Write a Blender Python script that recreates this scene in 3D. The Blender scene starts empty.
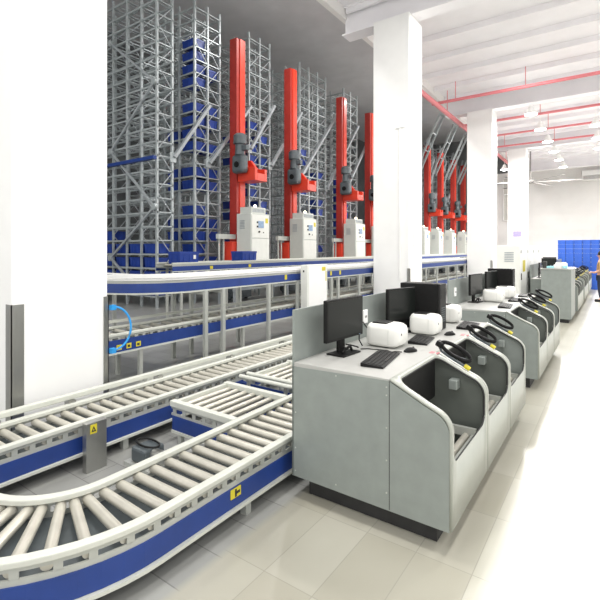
import bpy, bmesh, math, random
from mathutils import Vector, Matrix
random.seed(7)
C = bpy.context.scene.collection
PI = math.pi

# ------------------------------------------------------------------ materials
def mat(name, col, rough=0.5, metal=0.0, var=0.05, scale=6.0, bump=0.0, stretch=None, spec=0.5, coat=0.0):
    m = bpy.data.materials.new(name); m.use_nodes = True
    nt = m.node_tree; b = nt.nodes['Principled BSDF']
    b.inputs['Roughness'].default_value = rough; b.inputs['Metallic'].default_value = metal
    b.inputs['Specular IOR Level'].default_value = spec
    b.inputs['Coat Weight'].default_value = coat
    tc = nt.nodes.new('ShaderNodeTexCoord'); mp = nt.nodes.new('ShaderNodeMapping')
    nt.links.new(tc.outputs['Object'], mp.inputs['Vector'])
    if stretch: mp.inputs['Scale'].default_value = stretch
    n = nt.nodes.new('ShaderNodeTexNoise'); n.inputs['Scale'].default_value = scale; n.inputs['Detail'].default_value = 4
    nt.links.new(mp.outputs[0], n.inputs['Vector'])
    r = nt.nodes.new('ShaderNodeValToRGB')
    lo = [max(0, c*(1-var)) for c in col]; hi = [min(1, c*(1+var)) for c in col]
    r.color_ramp.elements[0].position = .3; r.color_ramp.elements[1].position = .7
    r.color_ramp.elements[0].color = (*lo, 1); r.color_ramp.elements[1].color = (*hi, 1)
    nt.links.new(n.outputs['Fac'], r.inputs['Fac']); nt.links.new(r.outputs['Color'], b.inputs['Base Color'])
    if bump:
        bp = nt.nodes.new('ShaderNodeBump'); bp.inputs['Strength'].default_value = bump; bp.inputs['Distance'].default_value = .002
        nt.links.new(n.outputs['Fac'], bp.inputs['Height']); nt.links.new(bp.outputs[0], b.inputs['Normal'])
    return m
def emis(name, col, s):
    m = bpy.data.materials.new(name); m.use_nodes = True; b = m.node_tree.nodes['Principled BSDF']
    b.inputs['Base Color'].default_value = (*col, 1); b.inputs['Emission Color'].default_value = (*col, 1)
    b.inputs['Emission Strength'].default_value = s; return m

M = dict(
 white=mat('white_paint', (.93,.93,.915), .55, 0, .02, 3),
 wallw=mat('white_wall', (.84,.83,.81), .7, 0, .02, 1.5),
 ceil=mat('ceiling_deck', (.90,.885,.91), .7, 0, .04, 1),
 ceilr=mat('rack_hall_ceiling', (.62,.62,.64), .8, 0, .06, 1),  # greyer than the other ceiling, its unlit look put into the colour
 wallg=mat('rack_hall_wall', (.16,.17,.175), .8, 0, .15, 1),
 pod=mat('grey_green_panel', (.275,.305,.288), .42, .15, .06, 9, .05),
 podin=mat('workstation_inner', (.13,.145,.13), .5, .1, .06, 9),
 shell=mat('pale_grey_shell', (.40,.42,.375), .38, .1, .03, 12, .05),
 desk=mat('pale_desktop', (.44,.44,.42), .35, 0, .03, 20),
 alu=mat('aluminium_rail', (.50,.515,.48), .35, .25, .04, 10, .04),
 cream=mat('cream_rail', (.62,.635,.575), .4, .05, .03, 8),
 steel=mat('stainless_steel', (.42,.42,.40), .3, .85, .12, 4, .1, (1,1,.15)),
 roller=mat('zinc_roller', (.58,.56,.49), .35, .35, .10, 7, .08),
 blue=mat('conveyor_blue', (.016,.048,.23), .4, 0, .10, 5),
 tote=mat('tote_blue', (.010,.042,.27), .45, 0, .12, 6),
 bin=mat('bin_blue', (.03,.12,.55), .4, 0, .10, 3),
 galv=mat('galvanised_steel', (.44,.48,.49), .45, .35, .12, 5, .1),
 galvd=mat('galvanised_brace', (.40,.43,.45), .5, .3, .1, 4),
 red=mat('crane_red', (.74,.055,.025), .38, 0, .08, 3, 0, None, .5, .2),
 red_shaded=mat('mast_shaded_red', (.42,.035,.025), .45, 0, .1, 4),  # darker copy of the crane red, shade painted into the mast's dark side
 pipe=mat('sprinkler_red', (.72,.22,.24), .5, 0, .05, 4),
 motor=mat('motor_grey', (.11,.13,.14), .45, .2, .12, 8, .1),
 black=mat('black_plastic', (.008,.008,.008), .5, 0, .2, 20, .05, None, .22),
 key=mat('key_plastic', (.02,.02,.02), .55, 0, .2, 30, 0, None, .25),
 screen=mat('monitor_glass', (.008,.010,.009), .28, 0, .1, 2, 0, None, .25),
 printer=mat('printer_shell', (.82,.82,.78), .4, 0, .02, 8),
 dark=mat('dark_trim', (.03,.03,.03), .6, 0, .2, 10),
 ctrl=mat('control_cabinet_paint', (.60,.62,.58), .45, 0, .03, 5),
 ctrlw=mat('cabinet_door_paint', (.80,.81,.76), .45, 0, .03, 5),
 lcd=mat('panel_display', (.30,.42,.60), .25, 0, .15, 12),
 yellow=mat('safety_yellow', (.68,.58,.04), .5, 0, .06, 8),
 hose=mat('air_hose_blue', (.03,.32,.75), .35, 0, .06, 9),
 fan=mat('fan_grey', (.30,.29,.28), .5, .2, .05, 5),
 tan=mat('tan_shirt', (.52,.34,.16), .85, 0, .15, 14, .2),
 navy=mat('dark_trousers', (.03,.035,.06), .85, 0, .15, 14, .2),
 skin=mat('skin', (.62,.36,.25), .55, 0, .08, 10),
 hair=mat('dark_hair', (.02,.015,.012), .7, 0, .3, 30, .3),
 purple=mat('purple_label', (.30,.26,.50), .5, 0, .1, 20),
 paper=mat('label_paper', (.8,.8,.78), .7, 0, .03, 20),
 cyan=mat('pale_cyan_plastic', (.35,.68,.72), .5, 0, .08, 9),
 window=mat('roller_blind', (.62,.61,.57), .7, 0, .04, 3, 0, (1,1,8)),
 lamp=emis('lamp_glow', (1,.98,.95), 22),
 beacon=emis('beacon_glow', (1,.86,.6), 6),
)
# glossy pale epoxy floor with joint lines, olive tiles beside the workstations and blotchy tone
def floor_mat():
    m = bpy.data.materials.new('epoxy_floor'); m.use_nodes = True; nt = m.node_tree; b = nt.nodes['Principled BSDF']
    L = nt.links.new; N = nt.nodes.new
    tc = N('ShaderNodeTexCoord')
    br = N('ShaderNodeTexBrick'); br.offset = 0; br.inputs['Scale'].default_value = 1
    br.inputs['Brick Width'].default_value = .62; br.inputs['Row Height'].default_value = .31
    br.inputs['Mortar Size'].default_value = .003; br.inputs['Bias'].default_value = 0
    br.inputs['Color1'].default_value = (.46,.45,.385,1); br.inputs['Color2'].default_value = (.39,.375,.31,1); br.inputs['Mortar'].default_value = (.33,.32,.27,1)
    mp0 = N('ShaderNodeMapping'); mp0.inputs['Rotation'].default_value = (0,0,PI/2)
    L(tc.outputs['Object'], mp0.inputs['Vector']); L(mp0.outputs[0], br.inputs['Vector'])
    n = N('ShaderNodeTexNoise'); n.inputs['Scale'].default_value = 1.1; n.inputs['Detail'].default_value = 6
    L(tc.outputs['Object'], n.inputs['Vector'])
    mix = N('ShaderNodeMixRGB'); mix.inputs[2].default_value = (.60,.585,.53,1)
    sep = N('ShaderNodeSeparateXYZ'); L(tc.outputs['Object'], sep.inputs[0])
    mr = N('ShaderNodeMapRange'); mr.inputs['From Min'].default_value = -.58; mr.inputs['From Max'].default_value = -.50
    L(sep.outputs['X'], mr.inputs['Value']); L(mr.outputs[0], mix.inputs[0]); L(br.outputs['Color'], mix.inputs[1])
    # grey concrete under the conveyors
    mr2 = N('ShaderNodeMapRange'); mr2.inputs['From Min'].default_value = -1.80; mr2.inputs['From Max'].default_value = -1.86
    L(sep.outputs['X'], mr2.inputs['Value'])
    br2 = N('ShaderNodeTexBrick'); br2.inputs['Scale'].default_value = 1; br2.inputs['Brick Width'].default_value = .6; br2.inputs['Row Height'].default_value = .3
    br2.inputs['Mortar Size'].default_value = .004
    br2.inputs['Color1'].default_value = (.36,.365,.35,1); br2.inputs['Color2'].default_value = (.30,.305,.295,1); br2.inputs['Mortar'].default_value = (.2,.2,.195,1)
    L(tc.outputs['Object'], br2.inputs['Vector'])
    mix2 = N('ShaderNodeMixRGB'); L(mr2.outputs[0], mix2.inputs[0]); L(mix.outputs[0], mix2.inputs[1]); L(br2.outputs['Color'], mix2.inputs[2])
    mul = N('ShaderNodeMixRGB'); mul.blend_type = 'MULTIPLY'; mul.inputs[0].default_value = .35
    cr = N('ShaderNodeValToRGB'); cr.color_ramp.elements[0].color = (.7,.69,.64,1); cr.color_ramp.elements[0].position = .3; cr.color_ramp.elements[1].position = .62
    L(n.outputs['Fac'], cr.inputs[0]); L(mix2.outputs[0], mul.inputs[1]); L(cr.outputs[0], mul.inputs[2])
    L(mul.outputs[0], b.inputs['Base Color']); b.inputs['Roughness'].default_value = .28
    return m
M['floor'] = floor_mat()

# ------------------------------------------------------------------ mesh builder
class MB:
    def __init__(s): s.v = []; s.f = []; s.sm = []
    def add(s, vs, fs, smooth=False):
        o = len(s.v); s.v += [tuple(v) for v in vs]
        for f in fs: s.f.append(tuple(i+o for i in f)); s.sm.append(smooth)
        return s
    def box(s, x0, x1, y0, y1, z0, z1):
        return s.add([(x,y,z) for z in (z0,z1) for y in (y0,y1) for x in (x0,x1)],
            [(0,2,3,1),(4,5,7,6),(0,1,5,4),(2,6,7,3),(0,4,6,2),(1,3,7,5)])
    def rbox(s, x0, x1, y0, y1, z0, z1, r=.01, seg=2):
        bm = bmesh.new(); bmesh.ops.create_cube(bm, size=1)
        for v in bm.verts:
            v.co = Vector(((x0+x1)/2+v.co.x*(x1-x0), (y0+y1)/2+v.co.y*(y1-y0), (z0+z1)/2+v.co.z*(z1-z0)))
        bmesh.ops.bevel(bm, geom=bm.edges[:], offset=r, segments=seg, profile=.5, affect='EDGES')
        s.add([v.co[:] for v in bm.verts], [[v.index for v in f.verts] for f in bm.faces]); bm.free(); return s
    def obox(s, c, ax, ay, az, hx, hy, hz):
        c = Vector(c); P = []
        for k in (-1,1):
            for j in (-1,1):
                for i in (-1,1): P.append(c+ax*(i*hx)+ay*(j*hy)+az*(k*hz))
        return s.add(P, [(0,2,3,1),(4,5,7,6),(0,1,5,4),(2,6,7,3),(0,4,6,2),(1,3,7,5)])
    def bar(s, a, b, w, h=None, up=(0,0,1)):
        a = Vector(a); b = Vector(b); d = (b-a); L = d.length; d.normalize(); h = h or w
        u = Vector(up)
        if abs(d.dot(u)) > .99: u = Vector((1,0,0))
        sx = d.cross(u).normalized(); uz = sx.cross(d).normalized()
        return s.obox((a+b)/2, d, sx, uz, L/2, w/2, h/2)
    def cyl(s, a, b, r, n=12, r2=None, caps=True):
        a = Vector(a); b = Vector(b); d = (b-a).normalized(); r2 = r if r2 is None else r2
        u = Vector((0,0,1)) if abs(d.z) < .9 else Vector((1,0,0))
        x = d.cross(u).normalized(); y = d.cross(x).normalized(); P = []
        for p, q in ((a,r),(b,r2)):
            for i in range(n):
                t = 2*PI*i/n; P.append(p+x*(q*math.cos(t))+y*(q*math.sin(t)))
        s.add(P, [(i, (i+1)%n, n+(i+1)%n, n+i) for i in range(n)], True)
        if caps: s.add(P, [tuple(range(n))[::-1], tuple(range(n, 2*n))])
        return s
    def tube(s, pts, r, n=8, closed=False, ry=None):
        pts = [Vector(p) for p in pts]; P = []; N = len(pts)
        for i, p in enumerate(pts):
            if closed: d = pts[(i+1)%N]-pts[i-1]
            else: d = pts[min(i+1,N-1)]-pts[max(i-1,0)]
            d.normalize(); u = Vector((0,0,1)) if abs(d.z) < .95 else Vector((1,0,0))
            x = d.cross(u).normalized(); y = x.cross(d).normalized()
            for k in range(n):
                t = 2*PI*k/n; P.append(p+x*(r*math.cos(t))+y*((ry or r)*math.sin(t)))
        F = []
        for i in range(N if closed else N-1):
            j = (i+1)%N
            for k in range(n): F.append((i*n+k, i*n+(k+1)%n, j*n+(k+1)%n, j*n+k))
        s.add(P, F, True)
        if not closed: s.add(P, [tuple(range(n))[::-1], tuple(range((N-1)*n, N*n))])
        return s
    def lathe(s, c, prof, n=20, axis='z'):
        P = []
        for (r, z) in prof:
            for k in range(n):
                t = 2*PI*k/n; a, b = r*math.cos(t), r*math.sin(t)
                P.append((c[0]+a, c[1]+b, c[2]+z) if axis == 'z' else ((c[0]+z, c[1]+a, c[2]+b) if axis == 'x' else (c[0]+a, c[1]+z, c[2]+b)))
        F = [(i*n+k, i*n+(k+1)%n, (i+1)*n+(k+1)%n, (i+1)*n+k) for i in range(len(prof)-1) for k in range(n)]
        s.add(P, F, True); s.add(P, [tuple(range(n))[::-1], tuple(range((len(prof)-1)*n, len(prof)*n))]); return s
    def prism_y(s, poly, y0, y1):     # poly of (x,z)
        n = len(poly)
        return s.add([(x,y0,z) for x,z in poly]+[(x,y1,z) for x,z in poly],
            [tuple(range(n)), tuple(range(n,2*n))[::-1]]+[(i, n+i, n+(i+1)%n, (i+1)%n) for i in range(n)])
    def prism_x(s, poly, x0, x1):     # poly of (y,z)
        n = len(poly)
        return s.add([(x0,y,z) for y,z in poly]+[(x1,y,z) for y,z in poly],
            [tuple(range(n)), tuple(range(n,2*n))[::-1]]+[(i, n+i, n+(i+1)%n, (i+1)%n) for i in range(n)])
    def sweep(s, path, o0, o1, z0, z1, closed_ends=True):   # rectangular section swept along a ground path
        P = []; N = len(path)
        for i in range(N):
            nx, ny, k = pnorm(path, i)
            x, y = path[i]
            for o, z in ((o0,z0),(o1,z0),(o1,z1),(o0,z1)): P.append((x+nx*o*k, y+ny*o*k, z))
        F = [(i*4+k, i*4+(k+1)%4, (i+1)*4+(k+1)%4, (i+1)*4+k) for i in range(N-1) for k in range(4)]
        s.add(P, F+[(3,2,1,0), tuple((N-1)*4+k for k in range(4))]); return s
    def build(s, name, m, parent=None, bevel=0, smooth_all=False):
        me = bpy.data.meshes.new(name); off = Vector((0,0,0))
        p = parent
        while p is not None: off += p.location; p = p.parent
        me.from_pydata([tuple(Vector(v)-off) for v in s.v], [], s.f); me.update()
        bm = bmesh.new(); bm.from_mesh(me)
        bmesh.ops.remove_doubles(bm, verts=bm.verts, dist=1e-5)
        bmesh.ops.recalc_face_normals(bm, faces=bm.faces); 
        bm.to_mesh(me); bm.free()
        me.materials.append(M[m] if isinstance(m, str) else m)
        o = bpy.data.objects.new(name, me); C.objects.link(o); o.parent = parent
        if any(s.sm) or smooth_all:
            for q in me.polygons: q.use_smooth = True
            me.set_sharp_from_angle(angle=math.radians(40))
        if bevel:
            b = o.modifiers.new('Bevel', 'BEVEL'); b.width = bevel; b.segments = 2; b.limit_method = 'ANGLE'
        return o
def pnorm(path, i):
    N = len(path); x, y = path[i]
    def nd(a, b):
        dx, dy = b[0]-a[0], b[1]-a[1]; L = math.hypot(dx, dy); return (dy/L, -dx/L)
    ns = []
    if i > 0: ns.append(nd(path[i-1], path[i]))
    if i < N-1: ns.append(nd(path[i], path[i+1]))
    nx = sum(n[0] for n in ns); ny = sum(n[1] for n in ns); L = math.hypot(nx, ny); nx /= L; ny /= L
    return nx, ny, 1/max(.3, nx*ns[0][0]+ny*ns[0][1])
def along(path, step, start=0.0):
    out = []; t = start; acc = 0
    for a, b in zip(path[:-1], path[1:]):
        L = math.hypot(b[0]-a[0], b[1]-a[1])
        while t <= acc+L:
            f = (t-acc)/L; dx, dy = (b[0]-a[0])/L, (b[1]-a[1])/L
            out.append((a[0]+dx*L*f, a[1]+dy*L*f, dy, -dx)); t += step
        acc += L
    return out
def tag(o, label, cat, group=None, kind=None):
    if label: o['label'] = label
    if cat: o['category'] = cat
    if group: o['group'] = group
    if kind: o['kind'] = kind
    return o
def thing(name, label, cat, loc=(0,0,0), group=None):
    o = bpy.data.objects.new(name, None); C.objects.link(o); o.location = loc; o.empty_display_size = .1
    return tag(o, label, cat, group)
def struct(name, mb, m, **k):
    o = mb.build(name, m, **k); o['kind'] = 'structure'; return o
def dup(root, loc, label, group=None, rz=0, sc=None):
    r = root.copy(); C.objects.link(r); r.location = loc; r.rotation_euler = (0,0,rz); r['label'] = label
    if sc: r.scale = sc
    if group: r['group'] = group
    for ch in list(root.children):
        c = ch.copy(); C.objects.link(c); c.parent = r
        for g in list(ch.children):
            d = g.copy(); C.objects.link(d); d.parent = c
    return r
ORD = ['first','second','third','fourth','fifth','sixth','seventh','eighth','ninth','tenth','eleventh','twelfth','thirteenth','fourteenth','fifteenth','sixteenth','seventeenth','eighteenth','nineteenth','twentieth','twenty-first','twenty-second','twenty-third','twenty-fourth']

# ------------------------------------------------------------------ camera
cam = bpy.data.cameras.new('camera'); co = bpy.data.objects.new('camera', cam); C.objects.link(co)
co.location = (0,0,1.75); co.rotation_euler = (PI/2, 0, math.radians(35.2))
cam.sensor_width = 36; cam.lens = 26.64; cam.shift_y = -.085; cam.clip_end = 200
bpy.context.scene.camera = co

# ------------------------------------------------------------------ room
struct('floor', MB().box(-19,9,-5,42,-.2,0), 'floor')
struct('ceiling', MB().box(-6,9,-5,42,8.3,8.5), 'ceil')
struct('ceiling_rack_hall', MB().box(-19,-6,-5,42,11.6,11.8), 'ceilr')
struct('wall_fascia', MB().box(-6.1,-5.95,-5,41.6,8.0,11.6), 'wallw')
struct('wall_back', MB().box(-8.4,9,41.6,41.9,0,8.3), 'wallw')
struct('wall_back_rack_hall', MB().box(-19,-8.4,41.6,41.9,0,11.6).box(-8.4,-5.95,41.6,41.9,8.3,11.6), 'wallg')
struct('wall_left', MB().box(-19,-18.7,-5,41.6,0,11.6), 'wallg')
w = struct('window_1', MB().box(-7.75,-6.35,41.52,41.6,4.2,7.9), 'window')
f = MB(); 
for z in (4.15, 6.4, 7.85): f.box(-7.8,-6.3,41.46,41.52,z,z+.07)
for x in (-7.8,-6.37): f.box(x,x+.07,41.46,41.52,4.2,7.9)
f.build('window_frame', 'white', w)
# ceiling steelwork: beams on the column lines, thin purlins
for i, y in enumerate((1.9, 10.7, 19.75, 28.4, 36.8)):
    b = MB().box(-6.0,9,y-.22,y+.22,7.52,7.56).box(-6,9,y-.03,y+.03,7.56,8.26).box(-6,9,y-.22,y+.22,8.26,8.3)
    struct('trim_%d' % (i+1), b, 'ceil')
pl = MB()
for y in [0.4+1.45*k for k in range(28)]: pl.box(-5.9,9,y-.04,y+.04,8.12,8.3)
struct('trim_6', pl, 'ceil')
# columns
def column(n, x1, y0, w, d, z1=7.52, guard=True):
    c = struct('column_%d' % n, MB().box(x1-w, x1, y0, y0+d, 0, z1), 'white', bevel=.012)
    return c
c1 = column(1, -4.2, 1.68, .9, .88, 8.3)
g = MB().box(-4.3,-4.192,1.672,1.68,0,1.27).box(-4.2,-4.192,1.672,1.775,0,1.27); g.build('corner_guard', 'steel', c1)
g = MB().box(-4.2,-4.192,2.515,2.568,0,1.27).box(-4.3,-4.192,2.56,2.568,0,1.27); g.build('corner_guard', 'steel', c1)
c2 = column(2, -4.05, 10.33, .95, .9)
MB().box(-4.10,-4.04,10.318,10.33,0,1.28).box(-4.05,-4.04,10.318,10.40,0,1.28).build('corner_guard', 'steel', c2)
MB().cyl((-4.28,10.31,1.0),(-4.28,10.31,4.72),.018).box(-4.40,-4.16,10.29,10.33,4.72,4.75).build('conduit', 'white', c2)
MB().box(-4.045,-4.04,10.60,10.78,2.0,2.12).box(-4.045,-4.04,10.62,10.72,1.8,1.88).build('notice', 'paper', c2)
c3 = column(3, -4.05, 19.4, 1.0, .9)
MB().box(-4.12,-4.04,19.385,19.4,0,1.28).box(-4.05,-4.04,19.385,19.47,0,1.28).build('corner_guard', 'steel', c3)
c4 = column(4, -4.05, 28.0, .95, .9)
MB().box(-4.72,-4.28,27.985,28.0,2.45,2.78).build('purple_notice', 'purple', c4)['label'] = 'small purple notice'

# red sprinkler pipes
for i, (a, b, r, lab) in enumerate([
    ((-5.8,21.0,7.42),(8,21.0,7.42),.055,'pinkish red sprinkler pipe under the ceiling, nearest one crossing right of the third column'),
    ((-5.8,23.8,7.42),(8,23.8,7.42),.05,'pinkish red sprinkler pipe under the ceiling, second one behind the third column'),
    ((-5.8,26.5,7.42),(8,26.5,7.42),.05,'pinkish red sprinkler pipe just in front of the column with the purple notice'),
    ((-5.8,17.2,7.42),(8,17.2,7.42),.06,'red sprinkler pipe crossing just in front of the top of the third column')]):
    m = MB().cyl(a, b, r, 12)
    for k in range(6): x = -4.9+2.4*k; m.cyl((x,a[1],7.42),(x,a[1],8.12),.014,6)
    tag(m.build('sprinkler_pipe', 'pipe'), lab, 'pipe', 'ceiling sprinkler pipes')
m = MB().cyl((-5.45,11.5,7.20),(-5.45,36,7.20),.09,14)
for k in range(8): m.cyl((-5.45,12+3*k,7.28),(-5.45,12+3*k,8.12),.014,6)
tag(m.build('sprinkler_main', 'pipe'), 'thick red sprinkler main running back along the ceiling above the columns', 'pipe')

# high-bay lamps
LP = 230
def high_bay(x, y, z, label, power):
    t = thing('high_bay_lamp', label, 'ceiling lamp', (x,y,z), 'high bay ceiling lamps')
    MB().lathe((x,y,z), [(.05,.36),(.10,.30),(.12,.2),(.23,.05),(.25,0),(.235,0.0),(.11,.18)], 20).build('shade', 'white', t)
    MB().lathe((x,y,z), [(.02,-.03),(.12,-.035),(.21,-.01),(.22,.01),(.05,.02)], 20).build('bulb', 'lamp', t)
    MB().cyl((x,y,z+.34),(x,y,8.3),.012,6).build('cable', 'white', t)
    if power:
        l = bpy.data.lights.new('lamp_light', 'AREA'); l.shape = 'DISK'; l.size = .42; l.energy = power; l.color = (1,.98,.95)
        lo = bpy.data.objects.new('lamp_light', l); C.objects.link(lo); lo.location = (x,y,z-.06)
rows = [(-2.7, 'row above the workstations'), (-.65, 'row along the aisle')]
for k in range(7):
    y = 19.9+2.8*k
    if k < 6: high_bay(-2.7, y, 7.15, 'glowing high bay lamp, %s from the front in the row nearer the columns' % ORD[k], LP)
for k in range(3):
    high_bay(-.62, 20.5+2.8*k if False else 23.3+2.7*k, 7.15, 'glowing high bay lamp, %s of the row at the right edge' % ORD[k], LP)
high_bay(-5.9, 31.9, 7.0, 'glowing high bay lamp seen between the third and fourth white columns', 150)
# lamps over the near part of the hall (out of the photograph, they light it)
def arealight(x, y, z, sx, sy, e, rot=(0,0,0), col=(1,.98,.95)):
    l = bpy.data.lights.new('unseen_hall_light', 'AREA'); l.shape = 'RECTANGLE'; l.size = sx; l.size_y = sy; l.energy = e; l.color = col
    lo = bpy.data.objects.new('unseen_hall_light', l); C.objects.link(lo); lo.location = (x,y,z); lo.rotation_euler = rot
for y in (-2, 2.4, 7, 11.6, 16):
    for x in (-2.4, 1.0, 5.0): arealight(x, y, 7.6, .5, .5, 75)
for y in (3, 13, 23, 33): arealight(-7.9, y, 10.4, .5, .5, 230)  # unseen lights added to brighten the racks and raised conveyors

# ------------------------------------------------------------------ roller conveyors
def lane(root, path, hw, zr, guard_near=None, step=.12, rr=.029, near=1, rail_h=.035, slots=True, skirt_z=None, rail='cream', far_guard=None, legs=None, leg_w=.05, skirts=(1,)):
    """path: centre line; hw: half width; zr: top of rollers; offset + is the right-hand side of the path"""
    for s in (-1, 1):
        f = MB()
        a, b = (hw-.03, hw+.025) if s > 0 else (-hw-.025, -hw+.03)
        f.sweep(path, a, b, zr+.002, zr+rail_h)
        f.build('rail_cap', rail, root, bevel=.006)
        p = MB()
        a, b = (hw-.004, hw+.006) if s > 0 else (-hw-.006, -hw+.004)
        if slots:
            p.sweep(path, a, b, zr-.022, zr+.002); p.sweep(path, a, b, zr-.085, zr-.055)
            for (x, y, nx, ny) in along(path, .12, .03):
                c = (a+b)/2
                p.obox((x+nx*c, y+ny*c, zr-.04), Vector((-ny,nx,0)), Vector((nx,ny,0)), Vector((0,0,1)), .02, .005, .018)
        else: p.sweep(path, a, b, zr-.085, zr+.002)
        p.build('side_plate', 'alu', root)
        if s in skirts:
            z0, z1 = skirt_z
            a, b = (hw+.004, hw+.014) if s > 0 else (-hw-.014, -hw-.004)
            MB().sweep(path, a, b, z0, z1).build('blue_skirt', 'blue', root)
            a, b = (hw-.01, hw+.035) if s > 0 else (-hw-.035, -hw+.01)
            MB().sweep(path, a, b, z0-.022, z0-.002).build('bottom_flange', 'cream', root)
    MB().sweep(path, -hw+.006, hw-.006, zr-.10, zr-.085).build('gap_shade_sheet', 'motor', root)  # dark sheet added under the rollers as shade for their gaps
    base = MB().cyl((0,-hw+.01,0),(0,hw-.01,0), rr, 14)
    proto = None
    for (x, y, nx, ny) in along(path, step, .05):
        if proto is None:
            me = bpy.data.meshes.new('roller'); me.from_pydata([v for v in base.v], [], base.f); me.update()
            for q in me.polygons: q.use_smooth = True
            me.set_sharp_from_angle(angle=math.radians(40)); me.materials.append(M['roller'])
            proto = bpy.data.objects.new('roller', me); o = proto
        else: o = proto.copy()
        C.objects.link(o); o.parent = root
        o.location = Vector((x, y, zr-rr)) - root.location
        o.rotation_euler = (0,0,math.atan2(ny, nx)-PI/2)
    if legs:
        for (x, y, nx, ny) in legs:
            for s in (-1, 1):
                MB().box(x+nx*s*(hw-.03)-leg_w/2, x+nx*s*(hw-.03)+leg_w/2, y+ny*s*(hw-.03)-leg_w/2, y+ny*s*(hw-.03)+leg_w/2, 0, zr-.09).build('leg', 'alu', root)
ZR = .335
# lane A: nearest lane, curves left and joins lane B
arc = [(-2.95+.725*math.cos(-math.radians(t)), 1.5-.725*math.sin(math.radians(t))) for t in range(0, 91, 6)]
pathA = [(-2.225,8.6),(-2.225,5),(-2.225,2.5)]+arc+[(-3.38,.775)]
A = thing('roller_conveyor', 'low roller conveyor nearest the viewer, curving left at its lower end', 'conveyor', (-2.225,4,0), 'low roller conveyors')
def legset(ys, x, nx=1, ny=0): return [(x, y, nx, ny) for y in ys]
lane(A, pathA, .262, ZR, skirt_z=(.125,.25), legs=legset((2.2,4.2,6.2,8.2), -2.225), skirts=(-1,1))
# lane B
B = thing('roller_conveyor', 'low straight roller conveyor passing beside the big white column', 'conveyor', (-3.72,4,0), 'low roller conveyors')
lane(B, [(-3.72,9),(-3.72,5),(-3.72,-.6)], .235, ZR, skirt_z=(.125,.25), legs=legset((.6,2.3,4.2,6.2,8.2), -3.72), skirts=(-1,1))
m = MB().sweep([(-4.02,9),(-4.02,5),(-4.02,-.6)], -.028, .028, .39, .44); m.build('guard_rail', 'cream', B, bevel=.01)
for y in (.2,1.45,2.05,3.0,4.1,5.2,6.3,7.4): MB().box(-4.05,-3.96,y,y+.06,.30,.39).build('guard_bracket', 'steel', B)
# stickers on lane A outer side, stainless leg cover with warning sign
st = MB().box(-1.949,-1.943,2.01,2.10,.185,.243); o = st.build('yellow_sticker', 'yellow', A); o['label'] = 'yellow warning sticker'
MB().box(-1.943,-1.941,2.045,2.06,.19,.238).box(-1.943,-1.941,2.06,2.09,.205,.222).build('sticker_print', 'dark', o)
post = MB().rbox(-3.40,-3.34,1.86,2.03,.0,.385,.004).build('leg_cover', 'steel', B)
sg = MB().box(-3.340,-3.337,1.89,1.945,.30,.37).build('warning_sign', 'yellow', B); sg['label'] = 'yellow warning sticker with a black triangle'
tr = [(1.9175,.357),(1.898,.315),(1.937,.315)]; tri = [(1.9175,.343),(1.909,.323),(1.926,.323)]
m = MB()
for k in range(3):
    a, b, c, d = tr[k], tr[(k+1)%3], tri[(k+1)%3], tri[k]
    m.prism_x([a,b,c,d], -3.337, -3.335)
m.build('warning_triangle', 'dark', sg)

# transfers between the lanes
def transfer(y0, y1, label):
    t = thing('transfer_conveyor', label, 'conveyor', (-2.95,(y0+y1)/2,0), 'short transfer conveyors between the lanes')
    x0, x1 = -3.30, -2.515
    for y in (y0, y1-.06):
        MB().box(x0, x1, y, y+.06, .318, .372).build('side_rail', 'cream', t, bevel=.006)
        p = MB().box(x0, x1, y+.02, y+.03, .295, .318).box(x0, x1, y+.02, y+.03, .235, .255)
        for k in range(6): p.box(x0+.02+.128*k, x0+.06+.128*k, y+.02, y+.03, .255, .295)
        p.build('slotted_plate', 'alu', t)
        MB().box(x0+.02, x1-.02, y+.012, y+.022, .11, .235).build('blue_plate', 'blue', t)
        MB().box(x0+.02, x1-.02, y, y+.04, .085, .108).build('bottom_flange', 'cream', t)
    for k in range(7):
        x = x0+.085+.108*k
        MB().cyl((x,y0+.06,.315),(x,y1-.06,.315),.024,12).build('roller', 'roller', t)
    MB().box(x0+.01,x0+.05,y0+.06,y1-.06,.318,.36).build('end_stop', 'cream', t)
    for x in (x0+.12, x1-.12):
        for y in (y0+.03, y1-.03): MB().box(x-.02,x+.02,y-.02,y+.02,0,.085).build('leg', 'alu', t)
transfer(2.62, 3.36, 'short transfer section of rollers between the two low conveyors, nearest the viewer')
transfer(3.70, 4.44, 'short transfer section partly hidden by the near workstation, second from the viewer')
# bumper rail with rounded end between the transfers
pts = [(-3.28,3.53,.385),(-3.1,3.53,.385),(-2.62,3.53,.385),(-2.56,3.55,.385),(-2.545,3.59,.385),(-2.56,3.63,.385),(-2.62,3.65,.385),(-3.1,3.65,.385),(-3.28,3.65,.385)]
bt = thing('bumper_rail', 'white rounded bumper rail between the two transfer sections', 'guard rail', (-2.9,3.59,0))
MB().tube(pts, .022, 10).build('rail', 'cream', bt)
for x in (-3.2,-2.7): MB().box(x-.02,x+.02,3.57,3.61,0,.36).box(x-.02,x+.02,3.52,3.66,.345,.365).build('post', 'alu', bt)
MB().box(-3.3,-2.56,3.585,3.595,.13,.30).build('blue_plate', 'blue', bt)
# drive motor under the transfer
dm = thing('drive_motor', 'dark drive motor with belt lying low between the conveyors', 'motor', (-3.0,2.2,0))
MB().box(-3.25,-2.75,2.12,2.4,0,.03).build('foot', 'alu', dm)
MB().rbox(-3.2,-3.02,2.15,2.35,.03,.15,.02).build('gearbox', 'motor', dm)
MB().cyl((-3.02,2.25,.09),(-2.78,2.25,.09),.055,18).build('motor_body', 'steel', dm)
MB().tube([(-3.11+.13*math.cos(t),2.25+.06*math.sin(t),.165) for t in [2*PI*k/20 for k in range(20)]], .008, 6, True).build('belt', 'black', dm)

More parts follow.
